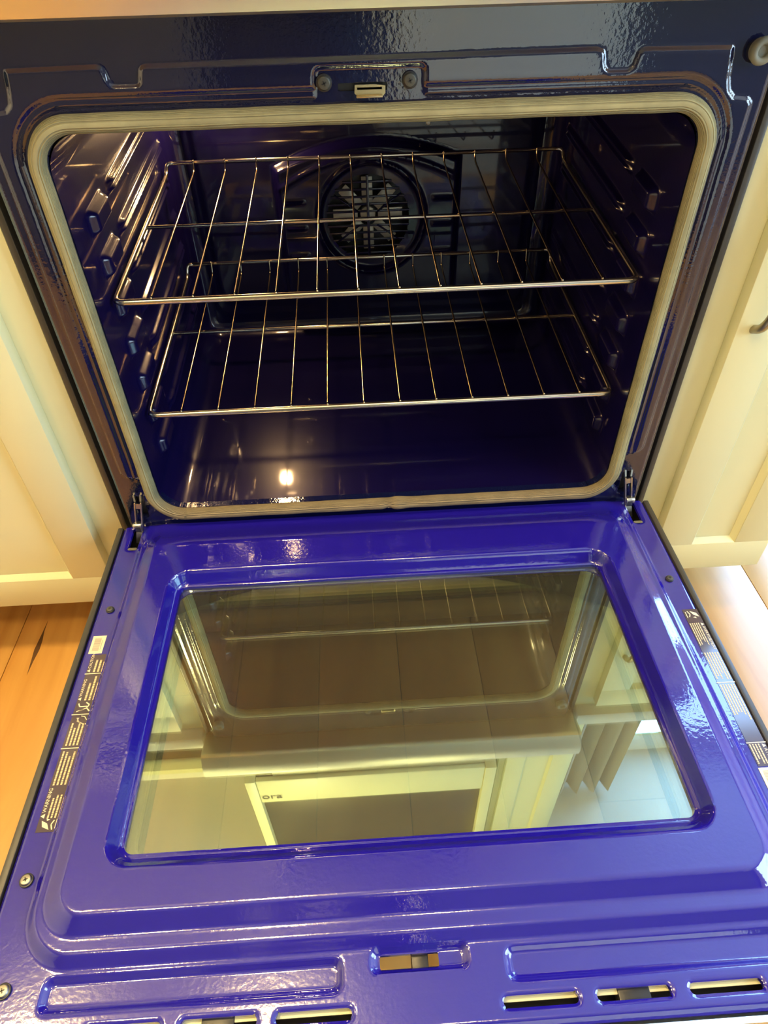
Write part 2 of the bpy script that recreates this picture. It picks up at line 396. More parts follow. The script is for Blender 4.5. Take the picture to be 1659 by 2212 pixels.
w2 = structure(w2.obj('added_window', CABPAINT)); B().box((XW1 + 0.03, RY0 + t, RZ0 + t), (XW1 + 0.034, RY1 - t, RZ1 - t)).obj('pane', WINDOW_GLASS, w2)  # unseen window added to go with the fill light from the right
structure(B().box((XW0, YW0 - 0.1, FLOOR), (XW1, YW0, CEIL)).obj('wall_front', GREYWALL))
structure(B().box((XW0 - 0.1, YW0 - 0.1, CEIL), (XW1 + 0.1, WALLB + 0.1, CEIL + 0.08)).obj('ceiling', CEILP))
def window(name, x0, x1, z0, z1):
    wf = B(); t = 0.035; y0, y1 = WALLB - 0.004, WALLB + 0.06
    for a, b in (((x0, y0, z0), (x0 + t, y1, z1)), ((x1 - t, y0, z0), (x1, y1, z1)), ((x0 + t, y0, z0), (x1 - t, y1, z0 + t)), ((x0 + t, y0, z1 - t), (x1 - t, y1, z1))): wf.box(a, b, 0.002)
    w = structure(wf.obj(name, CABPAINT)); B().box((x0 + t, WALLB + 0.03, z0 + t), (x1 - t, WALLB + 0.034, z1 - t)).obj('pane', WINDOW_GLASS, w)
window('door_1', WX0, WX1, WZ0, WZ1); window('window_1', HX0, HX1, HZ0, HZ1)

# ================================================================== OVEN RANGE
oven = thing('oven_range', 'kitchen range with cobalt blue enamel oven, its door hanging wide open', 'oven')

# ---- front frame (enamel height field, outward = -y)
emb = [(-0.3165, 0.5395), (-0.2375, 0.5405), (-0.2345, 0.5385), (-0.2322, 0.5290), (-0.2290, 0.5255), (-0.2080, 0.5252), (-0.2050, 0.5275), (-0.2025, 0.5375), (-0.1995, 0.5397),
       (0.1950, 0.5412), (0.2010, 0.5392), (0.2040, 0.5275), (0.2085, 0.5240), (0.2265, 0.5240), (0.2310, 0.5280), (0.2328, 0.5370), (0.2365, 0.5400), (0.3160, 0.5390),
       (0.3200, 0.5155), (0.3235, 0.5060), (0.3300, 0.5005), (0.3440, 0.4990), (0.3480, 0.4950), (0.3470, 0.0950), (0.3420, 0.0880), (0.3300, 0.0850),
       (-0.3300, 0.0850), (-0.3420, 0.0880), (-0.3470, 0.0950), (-0.3480, 0.4950), (-0.3440, 0.5070), (-0.3280, 0.5090), (-0.3220, 0.5140), (-0.3195, 0.5230)]
GX, GZ0, GZ1, GR = 0.3155, 0.0212, 0.4990, 0.0400
def frame_h(x, z):
    h = 0.0030 * ss(0.5 - sd_poly(x, z, emb) / 0.0034)
    d = sd_rr(x, z, -GX - 0.0080, GX + 0.0080, GZ0 - 0.0080, GZ1 + 0.0075, GR + 0.008)          # distance outside the gasket
    low = ss((z - 0.075) / 0.03)
    bead = 0.0022 * np.exp(-((d - 0.0135) / 0.0030) ** 2) + 0.0016 * np.exp(-((d - 0.0070) / 0.0018) ** 2) - 0.0028 * ss((0.0185 - d) / 0.006)
    boss = sd_rr(x, z, -0.0540, 0.0445, 0.48, 0.5345, 0.006)
    h = h + low * bead * ss(0.5 + boss / 0.004)
    h = h - 0.0024 * ss(0.5 - boss / 0.0035) * (z > 0.5)
    edge = 0.3625 - np.abs(x)
    h = h - 0.004 * (1 - ss(edge / 0.005))
    return h
def frame_hole(x, z):
    d = sd_rr(x, z, -0.3075, 0.3075, 0.0285, 0.4915, 0.034)
    d = np.minimum(d, sd_rr(x, z, -0.0335, 0.0105, 0.5160, 0.5222, 0.0008))
    for s in (-1, 1): d = np.minimum(d, sd_rr(x, z, s * 0.3365 - 0.0062, s * 0.3365 + 0.0062, 0.014, 0.0535, 0.003))
    return d
heightfield('front_frame', -0.3625, 0.3625, -0.012, 0.592, 0.0018, frame_h, frame_hole, lambda x, z, h: np.stack([x, -h, z], 1), FRAME_E, oven, skirt=0.010, sharp=50)

# ---- cavity: rounded section swept into depth, rack guides pressed into both side walls
LEVELS = [0.108, 0.158, 0.208, 0.258, 0.3085, 0.358, 0.405]; SLOPE = 0.088
sec = np.array(rr_path(-0.307, 0.307, 0.0245, 0.4905, 0.036, 0.004, 0.0010)); ns = len(sec)
ys = np.concatenate([[0.0, 0.003, 0.008], np.arange(0.012, 0.435, 0.0036), 0.435 + 0.026 * np.sin(np.linspace(0.02, math.pi / 2, 8))]); ny = len(ys)
ctr = np.array([0.0, 0.2575]); nor = sec - np.clip(sec, [-0.271, 0.0605], [0.271, 0.4545]); nor /= np.linalg.norm(nor, axis=1)[:, None]
Vc = np.zeros((ny, ns, 3))
for i, y in enumerate(ys):
    sh = 0.0 if y < 0.435 else 0.026 * (1 - math.sqrt(max(0, 1 - ((y - 0.435) / 0.026) ** 2)))
    if y < 0.012: sh = -0.004 * 0 + 0.002 * (1 - y / 0.012) * 0
    p = sec - nor * sh; rise = 0.057 * y * np.clip((0.4905 - sec[:, 1]) / 0.466, 0, 1); p[:, 1] += rise; sz = sec[:, 1] + rise
    side = np.abs(nor[:, 0]) > 0.95
    inn = np.zeros(ns)
    for L in LEVELS:
        zc = L - 0.011 + SLOPE * (y - 0.038)
        rail = ss((y - 0.135) / 0.02) * ss((0.425 - y) / 0.02)
        bossb = ss((y - 0.050) / 0.010) * ss((0.118 - y) / 0.012)
        prof = ss((0.0095 - np.abs(sz - zc)) / 0.006)
        prof2 = ss((0.0150 - np.abs(sz - zc + 0.004)) / 0.008)
        groove = 1.0 - 0.55 * np.exp(-((sz - zc) / 0.0028) ** 2)
        inn = np.maximum(inn, 0.0072 * rail * prof * groove); inn = np.maximum(inn, 0.0100 * bossb * prof2)
    inn += 0.004 * ss((0.004 - np.abs(y - 0.030)) / 0.004) * 0
    p = p - nor * (inn * side)[:, None]
    Vc[i, :, 0] = p[:, 0]; Vc[i, :, 1] = y; Vc[i, :, 2] = p[:, 1]
idx = np.arange(ny * ns).reshape(ny, ns); nx = np.roll(idx, -1, 1)
Fc = np.stack([idx[:-1], nx[:-1], nx[1:], idx[1:]], -1).reshape(-1, 4)
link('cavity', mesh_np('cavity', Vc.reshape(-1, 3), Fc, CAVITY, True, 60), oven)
# ---- back wall
def back_h(x, z):
    h = 0.003 * ramp(sd_rr(x, z, -0.262, 0.262, 0.112, 0.50, 0.03), sd_rr(x, z, -0.272, 0.272, 0.100, 0.52, 0.04))
    h = h + 0.002 * ramp(sd_rr(x, z, -0.278, 0.278, 0.086, 0.52, 0.03), sd_rr(x, z, -0.284, 0.284, 0.078, 0.53, 0.04))
    return h - 0.012
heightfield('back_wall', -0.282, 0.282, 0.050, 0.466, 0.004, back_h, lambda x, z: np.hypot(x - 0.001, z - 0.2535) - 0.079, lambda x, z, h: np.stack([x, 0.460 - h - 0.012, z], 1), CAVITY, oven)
# ---- convection fan behind its cover
FX, FZ = 0.0010, 0.2535
def cover_shape(x, z):
    top = 0.372 - 0.22 * (x - 0.01) ** 2 / 0.15
    d = sd_rr(x, z, -0.150, 0.153, 0.120, 0.60, 0.012)
    return np.maximum(d, z - top)
def cover_h(x, z):
    d = cover_shape(x, z); h = 0.016 * ss(-d / 0.012)
    rr = np.hypot(x - 0.006, z - 0.2535)
    h = h + 0.0045 * np.exp(-((rr - 0.087) / 0.0035) ** 2) - 0.005 * ss((0.085 - rr) / 0.006)
    top = 0.349 - 0.30 * (x - 0.01) ** 2 / 0.15
    h = h + 0.004 * np.exp(-((z - top) / 0.004) ** 2) * ss((0.145 - np.abs(x)) / 0.01)
    for sx in (-0.117, 0.122):
        for sz in (0.283, 0.243, 0.198):
            h = h + 0.003 * ss(0.5 - sd_rr(x, z, sx - 0.016, sx + 0.016, sz - 0.0025, sz + 0.0025, 0.0025) / 0.003)
    return h
cover = heightfield('fan_cover', -0.158, 0.160, 0.110, 0.376, 0.0025, cover_h,
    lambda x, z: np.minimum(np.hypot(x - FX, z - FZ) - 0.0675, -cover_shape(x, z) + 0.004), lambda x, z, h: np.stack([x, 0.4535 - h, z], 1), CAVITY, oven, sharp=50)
bar = None
for i in range(-5, 6):
    dz = i * 0.0113; hw = math.sqrt(max(0, 0.069 ** 2 - dz ** 2))
    b = B().box((FX - hw, 0.4400, FZ + dz - 0.0016), (FX + hw, 0.4435, FZ + dz + 0.0016), 0.0006).obj('grille_bar', CAVITY, cover)
B().box((FX - 0.0022, 0.4385, FZ - 0.067), (FX + 0.0022, 0.4425, FZ + 0.067), 0.0006).obj('grille_web', CAVITY, cover)
for ang in (35, 145, 215, 325):
    a = math.radians(ang); p0 = (FX + 0.018 * math.cos(a), 0.4405, FZ + 0.018 * math.sin(a)); p1 = (FX + 0.066 * math.cos(a), 0.4405, FZ + 0.066 * math.sin(a))
    tube('grille_web', [p0, p1], 0.0016, CAVITY, cover, 6)
fan = B().cyl((FX, 0.466, FZ), (0, 1, 0), 0.013, 0.012, 16, bevel=0.002).obj('convection_fan', PALEFAN, oven)
bl = B().box((-0.009, -0.0035, 0.017), (0.009, -0.0015, 0.058), 0.0008).obj('blade', PALEFAN, fan)
for k in range(8):
    o = bl if k == 0 else copy_part(bl, fan)
    o.location = (FX, 0.466, FZ); o.rotation_euler = (0, k * math.pi / 4, math.radians(0))
V, F = [], []
ring = [(FX + 0.079 * math.cos(t), FZ + 0.079 * math.sin(t)) for t in np.linspace(0, 2 * math.pi, 40, endpoint=False)]
hb = B(); vs0 = [hb.bm.verts.new((x, 0.455, z)) for x, z in ring]; vs1 = [hb.bm.verts.new((x, 0.490, z)) for x, z in ring]
for i in range(40): hb.bm.faces.new((vs0[i], vs0[(i + 1) % 40], vs1[(i + 1) % 40], vs1[i]))
hb.bm.faces.new(vs1); hb.obj('fan_housing', BLACK, oven)
for sx, sz in ((-0.117, 0.3935), (0.0985, 0.3868)):
    B().cyl((sx, 0.4565, sz), (0, 1, 0), 0.0038, 0.006, 14, bevel=0.001).obj('screw', SCREWM, oven)
# ---- oven lamp, up in the left rear corner
lampbase = B().cyl((-0.207, 0.4515, 0.432), (0, 1, 0), 0.030, 0.010, 24, bevel=0.002).obj('oven_lamp', STEEL, oven)
bb = bmesh.new(); bmesh.ops.create_uvsphere(bb, u_segments=20, v_segments=12, radius=0.0125, matrix=Matrix.Translation((-0.207, 0.4400, 0.432)) @ Matrix.Diagonal((1, 0.62, 1, 1)))
me = bpy.data.meshes.new('bulb'); bb.to_mesh(me); bb.free(); me.materials.append(emis('lamp_glow', (1.0, 0.60, 0.26), 820))
me.polygons.foreach_set('use_smooth', np.ones(len(me.polygons), dtype=bool)); link('bulb', me, lampbase)

# ---- gasket
gp = rr_path(-GX, GX, GZ0, GZ1, GR, 0.0035); n_g = len(gp); nn = 14
path = []; rad = []
for x, z in gp:
    notch = math.exp(-((x - 0.004) / 0.006) ** 2) if z < 0.05 else 0
    path.append((x, -0.0045, z + 0.0016 * notch)); rad.append(0.0083 + 0.0002 * math.sin(x * 90 + z * 70) - 0.0020 * notch + (0.0012 * math.exp(-((x - 0.016) / 0.012) ** 2) if z < 0.05 else 0))
V, F = tube_np(path, rad, nn, True)
uv = np.zeros((len(V), 2)); uv[:, 0] = np.repeat(np.arange(n_g) * 0.02, nn); uv[:, 1] = np.tile(np.sin(np.linspace(0, 2 * np.pi, nn, endpoint=False)) * 1.0, n_g)
link('door_gasket', mesh_np('door_gasket', V, np.array(F), GASKET, True, None, None, uv), oven)

# ---- latch, screws, bumper on the frame
lt = B(); lt.box((-0.0335, 0.0035, 0.5150), (0.0105, 0.020, 0.5230)); lt.obj('latch_pocket', BLACK, oven)
lk = B(); lk.prism([(-0.0185, 0.5215), (-0.0010, 0.5215), (0.0085, 0.5205), (0.0085, 0.5150), (0.0065, 0.5125), (-0.0160, 0.5125), (-0.0190, 0.5150)], 1, -0.0065, -0.0035)
lk.box((-0.0170, -0.0065, 0.5172), (0.0060, 0.012, 0.5200), 0.0005); lk.box((-0.0175, -0.0105, 0.5120), (0.0060, -0.0060, 0.5138), 0.0006)
lk.obj('latch_hook', pmat('brass_latch', (0.55, 0.47, 0.27), 0.3, 1.0), oven)
def screw(parent, loc, axis, r, mat=None):
    a = Vector(axis).normalized(); q = a.to_track_quat('Z', 'Y').to_matrix().to_4x4(); T = Matrix.Translation(loc) @ q
    s = B(); s.mi = 1; s.cyl((0, 0, 0.0006), (0, 0, 1), r * 1.14, 0.0028, 24, bevel=0.0006); s.mi = 0
    s.cyl((0, 0, 0.0026), (0, 0, 1), r, 0.0024, 24, r * 0.80, bevel=0.0005); s.mi = 1
    s.box((-r * 0.36, -r * 0.09, 0.0030), (r * 0.36, r * 0.09, 0.0041)); s.box((-r * 0.09, -r * 0.36, 0.0030), (r * 0.09, r * 0.36, 0.0041))
    o = s.obj('screw', [mat or SCREWM, BLACK], parent); o.matrix_local = T; o.rotation_euler.rotate_axis('Z', 0.4); return o
screw(oven, (0.0306, -0.0012, 0.5232), (0, -1, 0), 0.0062, DARKSCREW); screw(oven, (-0.0454, -0.0012, 0.5232), (0, -1, 0), 0.0062, DARKSCREW)
for sx in (-1, 1):
    V, F = tube_np([(sx * 0.3412 + 0.0078 * math.cos(t), -0.0072, 0.5364 + 0.0078 * math.sin(t)) for t in np.linspace(0, 2 * math.pi, 28, endpoint=False)], 0.0034, 10, True)
    bp_ = link('bumper', mesh_np('bumper', V, np.array(F), RUBBER), oven)
    B().cyl((sx * 0.3412, -0.0035, 0.5364), (0, 1, 0), 0.0095, 0.007, 24).obj('bumper_base', RUBBER, bp_)

# ---- body of the range
for s in (-1, 1):
    bd = B(); xa, xb = sorted((s * 0.3720, s * 0.3800))
    bd.box((xa, 0.012, -0.26), (xb, 0.640, 0.600), 0.0015)
    o = bd.obj('side_panel', DARKTRIM, oven)
    xa, xb = sorted((s * 0.3600, s * 0.3722)); B().box((xa, 0.030, -0.26), (xb, 0.06, 0.592)).obj('gap_shade', BLACK, oven)  # black filler strip standing for the shade in the gap
B().box((-0.372, 0.62, -0.26), (0.372, 0.64, 0.60)).obj('back_panel', DARKTRIM, oven)
cp = B(); cp.prism([(0.016, 0.5925), (-0.0400, 0.5772), (-0.0440, 0.5772), (-0.0490, 0.5795), (-0.0595, 0.5985), (-0.0640, 0.6150), (-0.0620, 0.6320), (-0.0540, 0.6390), (0.016, 0.6390)], 0, -0.3785, 0.3785)
cpo = cp.obj('control_panel', STEEL, oven, 30)
B().box((-0.378, -0.0475, 0.6391), (0.378, 0.63, 0.6450), 0.002).obj('cooktop', BLACKGLASS, oven)
for bx, by, br in ((-0.2, 0.14, 0.10), (0.2, 0.14, 0.09), (-0.2, 0.42, 0.075), (0.2, 0.42, 0.10)):
    V, F = tube_np([(bx + br * math.cos(t), by, 0.6452) if False else (bx + br * math.cos(t), by + br * math.sin(t), 0.6452) for t in np.linspace(0, 2 * math.pi, 40, endpoint=False)], 0.0008, 5, True)
    link('burner_ring', mesh_np('burner_ring', V, np.array(F), GREYBAR), oven)
B().box((-0.372, 0.0, -0.255), (0.372, 0.03, -0.030), 0.003).obj('storage_drawer', STEEL, oven)
B().box((-0.365, 0.05, FLOOR + 0.001), (0.365, 0.60, -0.255)).obj('plinth', BLACK, oven)

# ---- the door, lying open: x across, s outward (= -y), h upward
DT = 0.052
def R4(x0, x1, s0, s1, r): return (x0, x1, s0, s1, r)
def door_h(x, s):
    ax = np.abs(x)
    fade = 0.18 + 0.82 * ss((s - 0.014) / 0.05)
    h = 0.0100 * fade * ramp(sd_rr(x, s, -0.3116, 0.3116, -1, 0.4960, 0.024), sd_rr(x, s, -0.3270, 0.3270, -1.01, 0.5120, 0.034))
    h = h + 0.0068 * fade * ramp(sd_rr(x, s, -0.3330, 0.3330, -1, 0.5228, 0.040), sd_rr(x, s, -0.3406, 0.3406, -1.01, 0.5338, 0.048))
    k = ramp(sd_rr(x, s, -0.2745, 0.2745, 0.1155, 0.4480, 0.014), sd_rr(x, s, -0.2810, 0.2810, 0.1075, 0.4620, 0.026))
    h = h * (1 - k) + k * (-0.0020)
    h = h + 0.0011 * np.exp(-((sd_rr(x, s, -0.2735, 0.2735, 0.1165, 0.4468, 0.012)) / 0.0016) ** 2)
    for a, b in ((-0.3115, -0.0665), (0.0670, 0.3115)):
        h = h - 0.0048 * ramp(sd_rr(x, s, a + 0.0048, b - 0.0048, 0.5420, 0.5580, 0.005), sd_rr(x, s, a, b, 0.5365, 0.5625, 0.008))
    h = h - 0.0046 * ramp(sd_rr(x, s, -0.0400, 0.0335, 0.5366, 0.5485, 0.004), sd_rr(x, s, -0.0440, 0.0375, 0.5325, 0.5510, 0.006))
    for a, b in ((0.0603, 0.1205), (0.1352, 0.1953), (0.2102, 0.2704)):
        for q in (-1, 1):
            lo, hi = sorted((q * a, q * b)); d = sd_rr(x, s, lo, hi, 0.5715, 0.5795, 0.0039); h = h - 0.0015 * ss((0.0025 - d) / 0.0025)
    for q in (-1, 1):
        d = sd_rr(x, s, q * 0.3488 - 0.0066, q * 0.3488 + 0.0066, 0.004, 0.0490, 0.0055); h = h - 0.0014 * ss((0.003 - d) / 0.003)
    h = h - 0.0040 * (1 - ss((0.5925 - s) / 0.006)) - 0.0035 * (1 - ss((0.3690 - ax) / 0.004)) - 0.003 * (1 - ss(s / 0.005))
    return h
def door_hole(x, s):
    d = sd_rr(x, s, -0.2708, 0.2708, 0.1192, 0.4440, 0.010)
    d = np.minimum(d, sd_rr(x, s, -0.0366, 0.0124, 0.5374, 0.5477, 0.0008))
    for a, b in ((0.0603, 0.1205), (0.1352, 0.1953), (0.2102, 0.2704)):
        for q in (-1, 1):
            lo, hi = sorted((q * a, q * b)); d = np.minimum(d, sd_rr(x, s, lo, hi, 0.5715, 0.5795, 0.0039))
    for q in (-1, 1): d = np.minimum(d, sd_rr(x, s, q * 0.3488 - 0.0066, q * 0.3488 + 0.0066, 0.004, 0.0490, 0.0055))
    return d
door = heightfield('door', -0.3690, 0.3690, 0.0, 0.5925, 0.0018, door_h, door_hole, lambda x, s, h: np.stack([x, -s, h], 1), ENAMEL, oven, flip=True, skirt=0.0045, sharp=50)
door['label'] = 'cobalt blue enamel inner face of the open oven door'
for q in (-1, 1):
    lo, hi = sorted((q * 0.3710, q * 0.3785)); B().box((lo, -0.594, -DT), (hi, -0.002, -0.0015), 0.0015).obj('side_trim', DARKTRIM, door)
B().box((-0.371, -0.004, -DT), (0.371, -0.002, -0.005)).obj('hinge_edge', BLACK, door)
# outer steel skin with its own window and vents
def skin_hole(x, s):
    d = sd_rr(x, s, -0.2690, 0.2690, 0.1225, 0.4400, 0.012)
    for a, b in ((0.0550, 0.1300), (0.1330, 0.2000), (0.2050, 0.2760)):
        for q in (-1, 1):
            lo, hi = sorted((q * a, q * b)); d = np.minimum(d, sd_rr(x, s, lo, hi, 0.530, 0.5665, 0.002))
    return np.minimum(d, sd_rr(x, s, -0.0400, 0.0300, 0.500, 0.5370, 0.002))
skin = heightfield('outer_skin', -0.3785, 0.3785, 0.002, 0.5990, 0.004, lambda x, s: 0 * x, skin_hole, lambda x, s, h: np.stack([x, -s, h - DT - 0.0005], 1), STEEL, door, skirt=0.0015)
B().box((-0.3785, -0.6000, -DT), (0.3785, -0.5950, -0.0020), 0.0012).obj('end_cap', STEEL, door)
for q in (-1, 1):
    lo, hi = sorted((q * 0.1540, q * 0.1800)); B().box((lo, -0.590, -0.020), (hi, -0.560, -0.0070), 0.001).obj('vent_bracket', BLACK, door)
B().box((-0.0100, -0.556, -0.034), (0.0040, -0.505, -0.012), 0.001).obj('latch_bracket', BLACK, door)
B().box((-0.30, -0.5742, -0.0105), (-0.05, -0.5560, -0.0090)).obj('pale_slot_strip', CABPAINT, door)  # pale strips added under the slots, painted in place of lit floor
B().box((0.05, -0.5742, -0.0105), (0.30, -0.5560, -0.0090)).obj('pale_slot_strip', CABPAINT, door)
B().box((-0.30, -0.5830, -0.0300), (0.30, -0.5660, -0.0280)).obj('vent_liner', BLACK, door)
hd = tube('handle', fillet([(-0.300, -0.560, -DT - 0.001), (-0.300, -0.560, -0.105), (0.300, -0.560, -0.105), (0.300, -0.560, -DT - 0.001)], 0.02), 0.011, STEEL, door, 14)
# glazing: coated inner pane, spacer walls with a lip, two more panes
def slab(name, x0, x1, s0, s1, r, h0, h1, mat, parent):
    P = rr_path(x0, x1, -s1, -s0, r, 0.004); b = B()
    b.prism([(p[0], p[1]) for p in P], 2, h0, h1); return b.obj(name, mat, parent, 40)
pane = slab('window_pane', -0.2745, 0.2745, 0.1160, 0.4475, 0.010, -0.0090, -0.0055, PANE_COAT, door)
pane['label'] = 'reflective glass pane in the oven door'
def ring_wall(name, outer, inner, h0, h1, mat, parent, grow=0.0):
    A = rr_path(outer[0], outer[1], -outer[3], -outer[2], outer[4], 0.006); n = len(A)
    Bq = []
    ax = np.array(A)
    # matching ring of the inner outline by angle-preserving mapping of the same rounded rectangle
    ox, oy = (outer[0] + outer[1]) / 2, -(outer[2] + outer[3]) / 2; ix, iy = (inner[0] + inner[1]) / 2, -(inner[2] + inner[3]) / 2
    def remap(p):
        sx = (inner[1] - inner[0]) / (outer[1] - outer[0]); sy = (inner[3] - inner[2]) / (outer[3] - outer[2])
        return (ix + (p[0] - ox) * sx, iy + (p[1] - oy) * sy)
    In = [remap(p) for p in A]; Low = [(p[0] + (ix - p[0]) * grow / 0.27, p[1] + (iy - p[1]) * grow / 0.165) for p in In]
    b = B(); v = [[b.bm.verts.new((*p, h)) for p in ring] for ring, h in ((A, h1), (A, h0), (Low, h0), (In, h1))]
    for k in range(4):
        a, c = v[k], v[(k + 1) % 4]
        for i in range(n): b.bm.faces.new((a[i], a[(i + 1) % n], c[(i + 1) % n], c[i]))
    return b.obj(name, mat, parent, 40)
ring_wall('window_spacer', (-0.288, 0.288, 0.105, 0.460, 0.02), (-0.2785, 0.2785, 0.1120, 0.4515, 0.014), -0.0235, -0.0092, SPACER, door, 0.0085)
ring_wall('window_lip', (-0.288, 0.288, 0.105, 0.460, 0.02), (-0.2680, 0.2680, 0.1235, 0.4420, 0.020), -0.0300, -0.0237, LIPM, door)
slab('middle_pane', -0.280, 0.280, 0.113, 0.452, 0.02, -0.0335, -0.0302, PANE_CLEAR, door)
ring_wall('outer_spacer', (-0.290, 0.290, 0.103, 0.462, 0.02), (-0.2725, 0.2725, 0.1205, 0.4430, 0.014), -0.0495, -0.0337, BLACK, door)
slab('outer_pane', -0.286, 0.286, 0.105, 0.458, 0.012, -0.0517, -0.0496, PANE_CLEAR, door)
# screws on the door
for x, s in ((-0.3520, 0.1525), (-0.3510, 0.4616), (-0.3417, 0.5448), (0.3522, 0.1530), (0.3515, 0.4616), (0.3440, 0.5448)): screw(door, (x, -s, 0.0002), (0, 0, 1), 0.0054 if s > 0.2 else 0.0044, None if s > 0.2 else DARKSCREW)
# hinges
for q in (-1, 1):
    hx = q * 0.3365
    hp = B(); P0 = Vector((hx, -0.004, 0.0480)); P1 = Vector((q * 0.3450, -0.010, 0.0020)); P2 = Vector((q * 0.3480, -0.020, -0.016))
    def strut(b, A, C, w, tk, off=(0, 0, 0)):
        A = Vector(A) + Vector(off); C = Vector(C) + Vector(off); d = (C - A).normalized(); sx = Vector((1, 0, 0)); sx = (sx - d * sx.dot(d)).normalized(); nz_ = d.cross(sx)
        c = [A - sx * w - nz_ * tk, A + sx * w - nz_ * tk, A + sx * w + nz_ * tk, A - sx * w + nz_ * tk, C - sx * w - nz_ * tk, C + sx * w - nz_ * tk, C + sx * w + nz_ * tk, C - sx * w + nz_ * tk]
        vs = [b.bm.verts.new(p) for p in c]
        for f in ((0, 1, 2, 3), (4, 5, 6, 7), (0, 1, 5, 4), (1, 2, 6, 5), (2, 3, 7, 6), (3, 0, 4, 7)): b.bm.faces.new([vs[i] for i in f])
    strut(hp, P0 + Vector((-0.0042, -0.002, 0)), P1 + Vector((-0.0042, -0.002, 0)), 0.0009, 0.0030); strut(hp, P0 + Vector((0.0042, -0.002, 0)), P1 + Vector((0.0042, -0.002, 0)), 0.0009, 0.0030)
    strut(hp, P0 + Vector((0, -0.003, -0.002)), P0 + Vector((q * 0.001, -0.004, -0.010)), 0.0045, 0.0008)
    strut(hp, P0 + Vector((-0.0038, 0, 0.0)), P0 + Vector((-0.0046, 0.004, 0.0085)), 0.0012, 0.0030); strut(hp, P0 + Vector((0.0038, 0, 0.0)), P0 + Vector((0.0046, 0.004, 0.0085)), 0.0012, 0.0030)
    strut(hp, P1 + Vector((0, -0.002, 0.014)), P1 + Vector((0, -0.004, 0.0)), 0.0036, 0.0032)
    hp.cyl(P1 + Vector((0, -0.004, 0.010)), (1, 0, 0), 0.0042, 0.0115, 16, bevel=0.0006)
    strut(hp, P1 + Vector((0, -0.002, 0)), P2, 0.0046, 0.0012)
    hp.obj('hinge_arm', HINGEM, oven, 30)
    pk = B(); pk.box((hx - 0.0064, 0.0105, 0.012), (hx + 0.0064, 0.028, 0.0550)); pk.obj('hinge_pocket', BLACK, oven)
    ln = B(); ln.box((q * 0.3488 - 0.0068, -0.0495, -0.0300), (q * 0.3488 + 0.0068, -0.0038, -0.0260)); ln.obj('hinge_slot', BLACK, door)
    lp = slab('slot_lip', q * 0.3488 - 0.0062, q * 0.3488 + 0.0062, 0.0440, 0.0484, 0.002, -0.0045, -0.0008, HINGEM, door)

# ---- printed labels on the door edges
def text_faces(b, txt, size, to3):               # flat letters as faces in the label mesh
    cu = bpy.data.curves.new('letters', 'FONT'); cu.body = txt; cu.size = size; cu.align_x = 'LEFT'; cu.resolution_u = 2
    o = bpy.data.objects.new('letters', cu); COL.objects.link(o); dg = bpy.context.evaluated_depsgraph_get()
    me = bpy.data.meshes.new_from_object(o.evaluated_get(dg)); bpy.data.objects.remove(o); bpy.data.curves.remove(cu)
    vs = [b.bm.verts.new(to3(v.co.x, v.co.y)) for v in me.vertices]
    for p in me.polygons:
        try: f = b.bm.faces.new([vs[i] for i in p.vertices]); f.material_index = b.mi
        except ValueError: pass
    bpy.data.meshes.remove(me)
def make_label(q, name, x0, x1, s0, s1, items, label):
    # label coordinates: a runs along the reading direction, b across it (up); metres
    L = s1 - s0; Wd = x1 - x0; HH = 0.0004
    def to3(a, bb, k=0): 
        return (x1 - bb, -(s1 - a), HH + k) if q < 0 else (x0 + bb, -(s0 + a), HH + k)
    b = B(); b.mi = 0
    def rect(a0, a1, b0, b1, k): b.quad([to3(a0, b0, k), to3(a1, b0, k), to3(a1, b1, k), to3(a0, b1, k)])
    rect(0, L, 0, Wd, 0)
    for it in items:
        kind = it[0]
        if kind == 'bar': b.mi = 1; rect(it[1] - 0.0005, it[1] + 0.0005, -0.001, Wd + 0.001, 0.0002)
        if kind == 'head':
            b.mi = 1; a0, size, txt = it[1:]; bb = Wd - size * 0.86
            b.bm.faces.new([b.bm.verts.new(to3(*p, 0.0002)) for p in ((a0, bb), (a0 + size * 0.9, bb), (a0 + size * 0.45, bb + size * 0.8))]).material_index = 1
            text_faces(b, txt, size, lambda u, v: to3(a0 + size * 1.1 + u, bb + v, 0.0002))
        if kind == 'lines':
            b.mi = 2; a0, a1, b0, b1, n = it[1:]
            for i in range(n):
                y = b1 - (i + 0.5) * (b1 - b0) / n; a = a0; end = a1 - random.choice([0, 0.002, 0.006, 0.001, 0.009]) * min(1, (a1 - a0) / 0.02)
                while a < end:
                    w = random.uniform(0.0012, 0.0035); rect(a, min(a + w, end), y - (b1 - b0) / n * 0.24, y + (b1 - b0) / n * 0.24, 0.0002); a += w + 0.0004
        if kind == 'poly':
            b.mi = 1
            for P in it[3]: b.bm.faces.new([b.bm.verts.new(to3(it[1] + x, it[2] + y, 0.0002)) for x, y in P]).material_index = 1
    o = b.obj(name, [LABELFILM, WHITEPRINT, TANPRINT], door, 0); o['label'] = label
    return o
def stroke(pts, w):                               # thin quads along a polyline
    out = []
    for (ax, ay), (bx, by) in zip(pts[:-1], pts[1:]):
        l = math.hypot(bx - ax, by - ay) + 1e-9; nx_, ny_ = -(by - ay) / l * w / 2, (bx - ax) / l * w / 2
        out.append([(ax + nx_, ay + ny_), (ax - nx_, ay - ny_), (bx - nx_, by - ny_), (bx + nx_, by + ny_)])
    return out
k = 0.001
